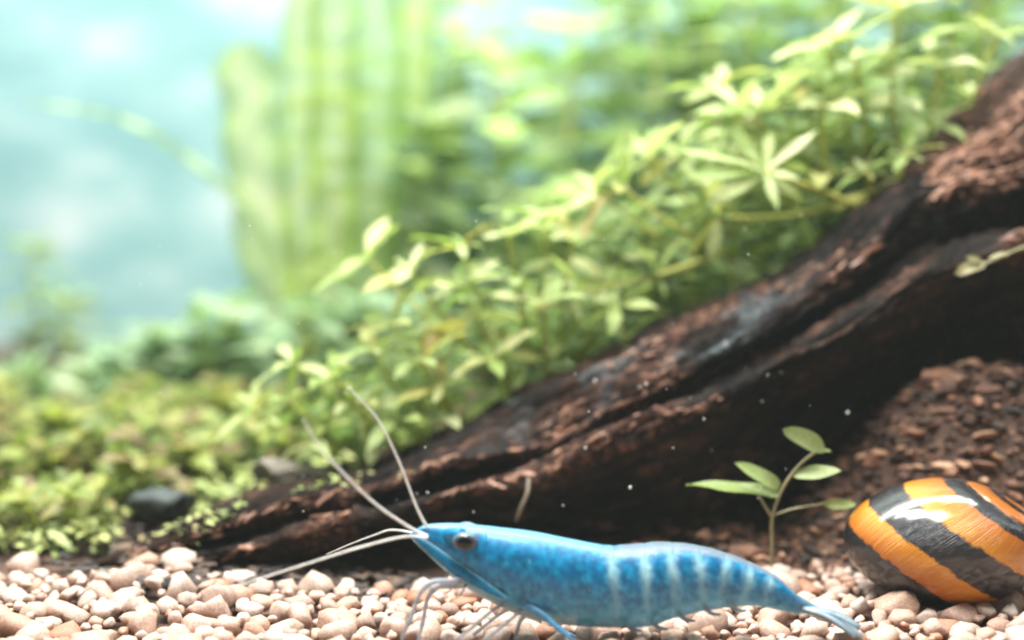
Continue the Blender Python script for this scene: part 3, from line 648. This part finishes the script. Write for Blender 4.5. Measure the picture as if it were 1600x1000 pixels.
b0, b1 = P(1318, 950, 1.05), P(1640, 749, 1.05)
tl_, th2 = np.array((b0.x, 0.55, b0.z)), np.array((b1.x, 1.55, b1.z))
v = (va - lo) / (hi - lo) * (th2 - tl_) + tl_
for i in range(TH - 1):
    for j in range(PH - 1): f.append((i * PH + j, i * PH + j + 1, (i + 1) * PH + j + 1, (i + 1) * PH + j))
sh = mesh('shell', v, f, M_SHELL, sn)
a = sh.data.attributes.new('band', 'FLOAT', 'POINT'); a.data.foreach_set('value', band)
a = sh.data.attributes.new('growth', 'FLOAT_VECTOR', 'POINT'); a.data.foreach_set('vector', np.array(grow).ravel())
vv, ff = blob(90, 3, 0.25); fc = P(1500, 935, 1.05)
mesh('foot', [(fc.x + q.x * 0.36, fc.y + q.y * 0.22, fc.z + q.z * 0.055) for q in vv], ff, plain('snail_foot', (0.015, 0.015, 0.018), (0.06, 0.055, 0.05), 9, 0.35), sn)

# ------------------------------------------------------------------ shrimp
shr = thing('shrimp', 'bright blue shrimp with long white antennae walking on the gravel', 'shrimp', P(900, 1010, 0))
TOPL = [(640, 834), (664, 821), (700, 818), (736, 820), (780, 825), (835, 832), (890, 843), (945, 853), (970, 853), (995, 851), (1036, 848), (1091, 853), (1146, 868), (1188, 886), (1215, 901), (1243, 926), (1268, 942), (1290, 953)]
BOTL = [(640, 838), (664, 862), (711, 905), (750, 931), (794, 953), (824, 964), (870, 974), (940, 979), (1009, 978), (1050, 966), (1105, 953), (1174, 946), (1215, 953), (1240, 958), (1268, 960), (1290, 967)]
NX, NP = 420, 96
def fine(a, xs):
    c = catmull([(x, y, 0) for x, y in a], 900); return np.interp(xs, c[:, 0], c[:, 1])
xs = 640 + (1290 - 640) * np.linspace(0, 1, NX); tp = fine(TOPL, xs); bt = fine(BOTL, xs)
SEG = [958, 1005, 1049, 1091, 1130, 1166, 1200]
v = []; f = []; colr = []; alph = []
for i, x in enumerate(xs):
    h = (bt[i] - tp[i]); hw = 0.37 * h
    hw = min(hw, 0.40 * h) * (0.85 if x < 760 else 1.0)
    st = 0.0
    for s in SEG:
        if x >= s - 1: st = max(st, 0) * 0; last = s
    if x >= SEG[0]:
        k = max(s for s in SEG if s <= x); st = 0.034 * min(1, (x - k) / 16) - 0.022 + 0.018 * math.exp(-((x - k - 16) / 12) ** 2)
    elif x > 900: st = 0.015 * math.exp(-((x - 952) / 8) ** 2)
    for j in range(NP):
        ph = 2 * math.pi * j / NP; cs, sn_ = math.cos(ph), math.sin(ph)
        e = 0.86
        yy = math.copysign(abs(sn_) ** e, sn_) * hw * (1 + st); zz = cs * h * 0.5 * (1 + 0.35 * st)
        t = 0.5 - 0.5 * cs                      # 0 back, 1 belly
        yy *= 1.0 - 0.25 * (t ** 3)             # narrower belly
        py = (tp[i] + bt[i]) / 2 - zz
        p = P(x, py, 0); p.y = -yy * pxs(0)
        v.append(p)
        # pigment
        n1 = fbm(x * 0.03, py * 0.03, sn_ * 1.5); n2 = fbm(x * 0.09, py * 0.09, sn_ * 2 + 5, 3); n3 = mn.noise((x * 0.16, py * 0.16, sn_ * 3 + 9))
        c = np.array((0.000, 0.155, 0.365)) * (1 + 0.4 * n1)
        c = lerp(c, np.array((0.003, 0.38, 0.68)), float(np.clip(0.25 + 0.8 * n2, 0, 1)))
        c = lerp(c, np.array((0.35, 0.72, 0.88)), float(sstep(0.5, 0.7, n3)) * 0.3)
        al = 0.97
        if x > 905:
            w_ = 0.0
            for q, s in enumerate(SEG):
                sx = s + (t - 0.3) * 10 * (1 if q < 4 else -1.6)
                sx += 5 * n1; w_ = max(w_, math.exp(-((x - sx) / (8.0 + 3 * n2)) ** 2))
            wt = math.exp(-((t - 0.22) / 0.16) ** 2) * 0.85 + (0.30 + 0.35 * n1) * float(sstep(0.1, 0.35, t))
            c = lerp(c, np.array((0.40, 0.74, 0.86)), min(1, w_ * wt * 1.05))
            ri = float(1 - sstep(0.03, 0.10, t)) * float(sstep(945, 985, x)); c = lerp(c, np.array((0.30, 0.36, 0.42)), ri * 0.85); al -= 0.42 * ri
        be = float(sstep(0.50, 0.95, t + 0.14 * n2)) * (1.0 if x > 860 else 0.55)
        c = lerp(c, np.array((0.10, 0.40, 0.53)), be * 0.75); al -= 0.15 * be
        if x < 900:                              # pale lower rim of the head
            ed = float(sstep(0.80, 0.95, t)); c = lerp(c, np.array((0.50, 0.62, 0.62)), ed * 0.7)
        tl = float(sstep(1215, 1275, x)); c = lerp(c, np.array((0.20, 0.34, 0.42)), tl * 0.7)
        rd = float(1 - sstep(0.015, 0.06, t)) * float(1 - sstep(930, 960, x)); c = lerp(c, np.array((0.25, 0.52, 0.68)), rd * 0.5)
        colr.append((*np.clip(c, 0, 1), 1.0)); alph.append(al)
for i in range(NX - 1):
    for j in range(NP): f.append((i * NP + j, (i + 1) * NP + j, (i + 1) * NP + (j + 1) % NP, i * NP + (j + 1) % NP))
f.append(tuple(range(NP))); f.append(tuple((NX - 1) * NP + k for k in range(NP - 1, -1, -1)))
m, nt, bs, out = mat('shrimp_shell')
at = N(nt, 'ShaderNodeAttribute', attribute_name='pigment'); al = N(nt, 'ShaderNodeAttribute', attribute_name='opacity')
n = tnoise(nt, 26, 4, 0.65, objco(nt)); r2 = ramp(nt, [(0.3, (0.85, 0.88, 0.92)), (0.68, (1.1, 1.08, 1.05))], n.outputs[0])
col = mixc(nt, at.outputs['Color'], r2.outputs[0], 1.0, 'MULTIPLY')
nt.links.new(col, bs.inputs['Base Color']); nt.links.new(al.outputs['Fac'], bs.inputs['Alpha'])
bs.inputs['Roughness'].default_value = 0.42; bs.inputs['Subsurface Weight'].default_value = 0.2
bs.inputs['Subsurface Radius'].default_value = (0.0004, 0.0009, 0.0012); bs.inputs['Subsurface Scale'].default_value = 1.0
bs.inputs['Coat Weight'].default_value = 0.15; bs.inputs['Coat Roughness'].default_value = 0.2
bump(nt, bs, n.outputs[0], 0.35, 0.012); M_SHR = m
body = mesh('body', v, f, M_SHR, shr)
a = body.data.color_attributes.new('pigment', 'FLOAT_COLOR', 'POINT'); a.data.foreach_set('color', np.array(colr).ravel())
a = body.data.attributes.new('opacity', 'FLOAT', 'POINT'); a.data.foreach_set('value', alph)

def clear(name, c, al, rough=0.3, tw=0.4):
    m, nt, bs, out = mat(name); bs.inputs['Base Color'].default_value = (*c, 1); bs.inputs['Alpha'].default_value = al
    bs.inputs['Roughness'].default_value = rough; bs.inputs['Subsurface Weight'].default_value = 0.3
    bs.inputs['Subsurface Radius'].default_value = (0.0006, 0.0006, 0.0006); bs.inputs['Subsurface Scale'].default_value = 1.0
    n = tnoise(nt, 18, 3, 0.6, objco(nt)); r = ramp(nt, [(0.3, tuple(q * 0.65 for q in c)), (0.7, tuple(min(1, q * 1.2) for q in c))], n.outputs[0])
    nt.links.new(r.outputs[0], bs.inputs['Base Color']); return m
M_ANT = clear('antenna', (1.0, 0.93, 0.84), 1.0); M_LEG = clear('leg', (0.42, 0.47, 0.56), 0.75); M_LEGB = clear('blue_leg', (0.10, 0.34, 0.58), 0.9)
M_LEGT = clear('pale_leg', (0.40, 0.44, 0.48), 0.75); M_FAN = clear('tail_fan', (0.28, 0.38, 0.46), 0.72); M_SCALE = clear('antennal_scale', (0.003, 0.20, 0.40), 0.95)
M_RIM = clear('scale_rim', (0.40, 0.78, 0.88), 1.0)
def limb(name, pts, r0, r1, material, parent=shr, n=30, sides=8, knots=()):
    c = catmull([P(*q) for q in pts], n)
    rad = [lerp(r0, r1, (i / (n - 1)) ** 0.8) * (1 + sum(0.35 * math.exp(-((i / (n - 1) - k) / 0.035) ** 2) for k in knots)) for i in range(n)]
    vv, ff = tube(c, rad, sides); return mesh(name, vv, ff, material, parent)
u0 = pxs(0)
limb('antenna', [(668, 826, -.03), (650, 790, -.05), (622, 718, -.10), (590, 655, -.2), (545, 605, -.3)], 2.8 * u0, 1.1 * u0, M_ANT, n=50)
limb('antenna', [(668, 838, -.1), (640, 824, -.14), (585, 786, -.3), (530, 733, -.5), (497, 695, -.6), (474, 655, -.7)], 2.8 * u0, 1.1 * u0, M_ANT, n=50)
limb('antenna', [(668, 840, -.12), (630, 839, -.16), (560, 856, -.25), (470, 884, -.3), (372, 915, -.3)], 2.5 * u0, 1.2 * u0, M_ANT, n=50)
limb('antenna', [(664, 836, .08), (614, 828, .12), (585, 836, .2), (550, 849, .3), (510, 866, .4)], 1.8 * u0, 0.5 * u0, M_ANT, n=50)
# blade-like scale on the side of the head with pale rims
for sgn in (-1, 1):
    v = []; f = []; n = 26
    for i in range(n):
        t = i / (n - 1); x = lerp(650, 792, t); y = lerp(838, 925, t) + 5 * math.sin(math.pi * t); hh = 9.5 * math.sin(math.pi * min(1, 0.1 + t * 0.9)) ** 0.7 + 1.5
        k = np.interp(x, xs, bt - tp) * 0.37 * u0 * (0.85 if x < 760 else 0.93)
        for j in range(5):
            s = j / 4 * 2 - 1; p = P(x + s * hh * 0.45, y - s * hh * 0.75, 0); p.y = sgn * (k * 0.97 + 0.02 - 0.012 * s * s); v.append(p)
        for j in range(5):
            q = Vector(v[-5]); q = Vector((q.x, q.y - sgn * 0.012, q.z)); v.append(q)
    for i in range(n - 1):
        b = i * 10
        for j in range(4): f.append((b + j, b + j + 1, b + 10 + j + 1, b + 10 + j)); f.append((b + 5 + j, b + 15 + j, b + 15 + j + 1, b + 5 + j + 1))
        f.append((b, b + 10, b + 15, b + 5)); f.append((b + 4, b + 9, b + 19, b + 14))
    scl = mesh('antennal_scale', v, f, M_SCALE, shr)
    for row in (0, 4):
        vv, ff = tube([v[i * 10 + row] for i in range(n)], [0.9 * u0] * n, 6); mesh('rim', vv, ff, M_RIM, scl)
# eyes on short stalks
m, nt, bs, out = mat('eye'); at = N(nt, 'ShaderNodeAttribute', attribute_name='iris')
r = ramp(nt, [(0.0, (0.004, 0.004, 0.006)), (0.40, (0.005, 0.005, 0.008)), (0.52, (0.05, 0.065, 0.085)), (1.0, (0.12, 0.18, 0.24))], at.outputs['Fac'])
nt.links.new(r.outputs[0], bs.inputs['Base Color']); bs.inputs['Roughness'].default_value = 0.22; M_EYE = m
for sgn in (-1, 1):
    bm = bmesh.new(); bmesh.ops.create_uvsphere(bm, u_segments=32, v_segments=20, radius=1); vs = [q.co.copy() for q in bm.verts]; fs = [tuple(q.index for q in fa.verts) for fa in bm.faces]; bm.free()
    c = P(728, 838, 0); c.y = sgn * 0.135; look = Vector((-0.05, sgn, 0.1)).normalized()
    e = mesh('eye', [c + Vector((q.x * 0.078, q.y * 0.055, q.z * 0.058)) for q in vs], fs, M_EYE, shr)
    a = e.data.attributes.new('iris', 'FLOAT', 'POINT'); a.data.foreach_set('value', [min(1.0, math.acos(max(-1, min(1, q.dot(look)))) / 1.35) for q in vs])
    s = limb('eyestalk', [(700, 836, sgn * .04), (712, 837, sgn * .08), (722, 838, sgn * .11)], 0.045, 0.05, M_SCALE, n=8, sides=10)
# walking legs
limb('leg', [(735, 905, -.08), (705, 908, -.16), (675, 910, -.2), (656, 928, -.2), (644, 960, -.2), (630, 992, -.2), (628, 1008, -.2)], 5.4 * u0, 2.4 * u0, M_LEG, knots=(.4, .72))
limb('leg', [(740, 912, .05), (712, 916, .05), (682, 918, .04), (668, 935, .03), (662, 965, .02), (655, 995, .0), (654, 1010, 0)], 5.4 * u0, 2.4 * u0, M_LEG, knots=(.4, .72))
limb('leg', [(790, 942, -.10), (768, 955, -.14), (738, 980, -.18), (712, 1000, -.2), (704, 1012, -.2)], 3.9 * u0, 1.7 * u0, M_LEGT, knots=(.5,))
limb('leg', [(800, 948, .06), (780, 960, .08), (748, 985, .1), (722, 1006, .1), (716, 1016, .1)], 3.9 * u0, 1.7 * u0, M_LEGT, knots=(.5,))
limb('leg', [(815, 952, -.10), (800, 966, -.15), (770, 990, -.2), (748, 1006, -.22), (744, 1018, -.22)], 3.9 * u0, 1.7 * u0, M_LEGT, knots=(.5,))
limb('leg', [(825, 955, .08), (812, 972, .1), (806, 995, .12), (800, 1014, .12)], 4.6 * u0, 2.2 * u0, M_LEG, knots=(.5,))
limb('leg', [(822, 945, -.13), (850, 962, -.18), (870, 980, -.22), (892, 998, -.25), (900, 1020, -.25)], 7.0 * u0, 2.8 * u0, M_LEGB, knots=(.55,))
limb('leg', [(835, 955, .1), (862, 972, .14), (885, 990, .18), (915, 1004, .2), (925, 1016, .2)], 6.0 * u0, 2.5 * u0, M_LEGB, knots=(.55,))
for q_ in range(3):
    limb('mouthpart', [(700 + q_ * 14, 893 + q_ * 10, -.06), (694 + q_ * 14, 908 + q_ * 9, -.08), (684 + q_ * 15, 918 + q_ * 8, -.08), (672 + q_ * 16, 921 + q_ * 8, -.07)], 2.2 * u0, 0.8 * u0, M_LEGT, n=12, sides=6)
# swimmerets under the abdomen
for k, x in enumerate((975, 1016, 1058, 1098, 1138)):
    yb = float(np.interp(x, xs, bt))
    for sgn in (-1, 1):
        limb('swimmeret', [(x, yb - 14, sgn * .07), (x + 6, yb - 2, sgn * .08), (x + 16, yb + 5, sgn * .08), (x + 28, yb + 6, sgn * .07)], 5.5 * u0, 2.0 * u0, M_FAN, n=12)
# tail fan
for (x1, y1, y_, wd, dz) in ((1352, 996, 0.0, 13, 0), (1345, 978, -.10, 12, 0), (1345, 978, .10, 12, 0), (1338, 992, -.16, 11, 0), (1338, 992, .16, 11, 0)):
    a0_, b0_ = P(1256, 948, y_ * 0.15), P(x1, y1, y_); d = b0_ - a0_; side = d.cross(Vector((0, 0, 1))).normalized() if abs(y_) < .01 else d.cross(Vector((0, -y_ * 2, 1))).normalized(); up = side.cross(d).normalized()
    v = []; f = []; n = 16
    for i in range(n):
        t = i / (n - 1); ww = wd * u0 * (0.35 + 0.75 * math.sin(math.pi * 0.5 * min(1, t * 1.6))) * (1 if t < .85 else math.sqrt(max(0.02, 1 - ((t - .85) / .15) ** 2)))
        for j in range(5):
            s = j / 4 * 2 - 1; v.append(a0_ + d * t + side * s * ww + up * (-0.02 * s * s - 0.03 * math.sin(t * 3.14) * -1 + 0.006))
        for j in range(5):
            v.append(v[-5] - up * 0.012)
    for i in range(n - 1):
        b = i * 10
        for j in range(4): f.append((b + j, b + j + 1, b + 10 + j + 1, b + 10 + j)); f.append((b + 5 + j, b + 15 + j, b + 15 + j + 1, b + 5 + j + 1))
        f.append((b, b + 10, b + 15, b + 5)); f.append((b + 4, b + 9, b + 19, b + 14))
    b = (n - 1) * 10; f.append((b, b + 5, b + 9, b + 4)) if False else None
    mesh('tail_fin', v, f, M_FAN, shr)

# ------------------------------------------------------------------ specks drifting in the water
cv, cf = [], []; rs = random.Random(4); vv, ff = blob(33, 1, 0.6)
for (x, y, Y, r) in [(985, 762, 1.2, .014), (576, 928, .9, .014), (668, 770, 1.5, .009), (1010, 600, 1.8, .011), (1100, 655, 1.6, .009), (915, 700, 1.6, .011), (1325, 645, 1.8, .014), (930, 595, 2.2, .014), (1000, 605, 2.1, .010), (880, 790, 1.3, .007), (740, 800, 1.3, .007), (1052, 700, 1.4, .006)] + [(rs.uniform(200, 1300), rs.uniform(300, 800), rs.uniform(1.0, 2.0), rs.uniform(.003, .007)) for _ in range(60)]:
    p = P(x, y, Y); b = len(cv); cv += [p + q * r for q in vv]; cf += [tuple(q + b for q in fa) for fa in ff]
tag(mesh('drifting_specks', cv, cf, plain('speck', (0.6, 0.6, 0.55), (0.85, 0.85, 0.8), 9)), 'tiny white specks drifting in the water', 'specks', kind='stuff')

# ------------------------------------------------------------------ milky water
m = bpy.data.materials.new('milky_water'); m.use_nodes = True; nt = m.node_tree; nt.nodes.clear()
pv = N(nt, 'ShaderNodeVolumePrincipled'); pv.inputs['Color'].default_value = (0.86, 0.97, 0.95, 1); pv.inputs['Density'].default_value = 0.11; pv.inputs['Anisotropy'].default_value = 0.2
out = N(nt, 'ShaderNodeOutputMaterial'); nt.links.new(pv.outputs[0], out.inputs['Volume'])
x0, x1, y0, y1, z0, z1 = -22, 22, -13, 16, -6, 22.5
v = [(x, y, z) for x in (x0, x1) for y in (y0, y1) for z in (z0, z1)]
f = [(0, 1, 3, 2), (4, 6, 7, 5), (0, 4, 5, 1), (2, 3, 7, 6), (0, 2, 6, 4), (1, 5, 7, 3)]
tag(mesh('haze', v, f, m, smooth=False), 'milky pale green water filling the tank', 'water', kind='stuff')

# ------------------------------------------------------------------ centimetres to metres
for o in list(C.objects):
    if o.parent is None and o.type in ('MESH', 'EMPTY'):
        o.location = o.location * S; o.scale = (S, S, S)
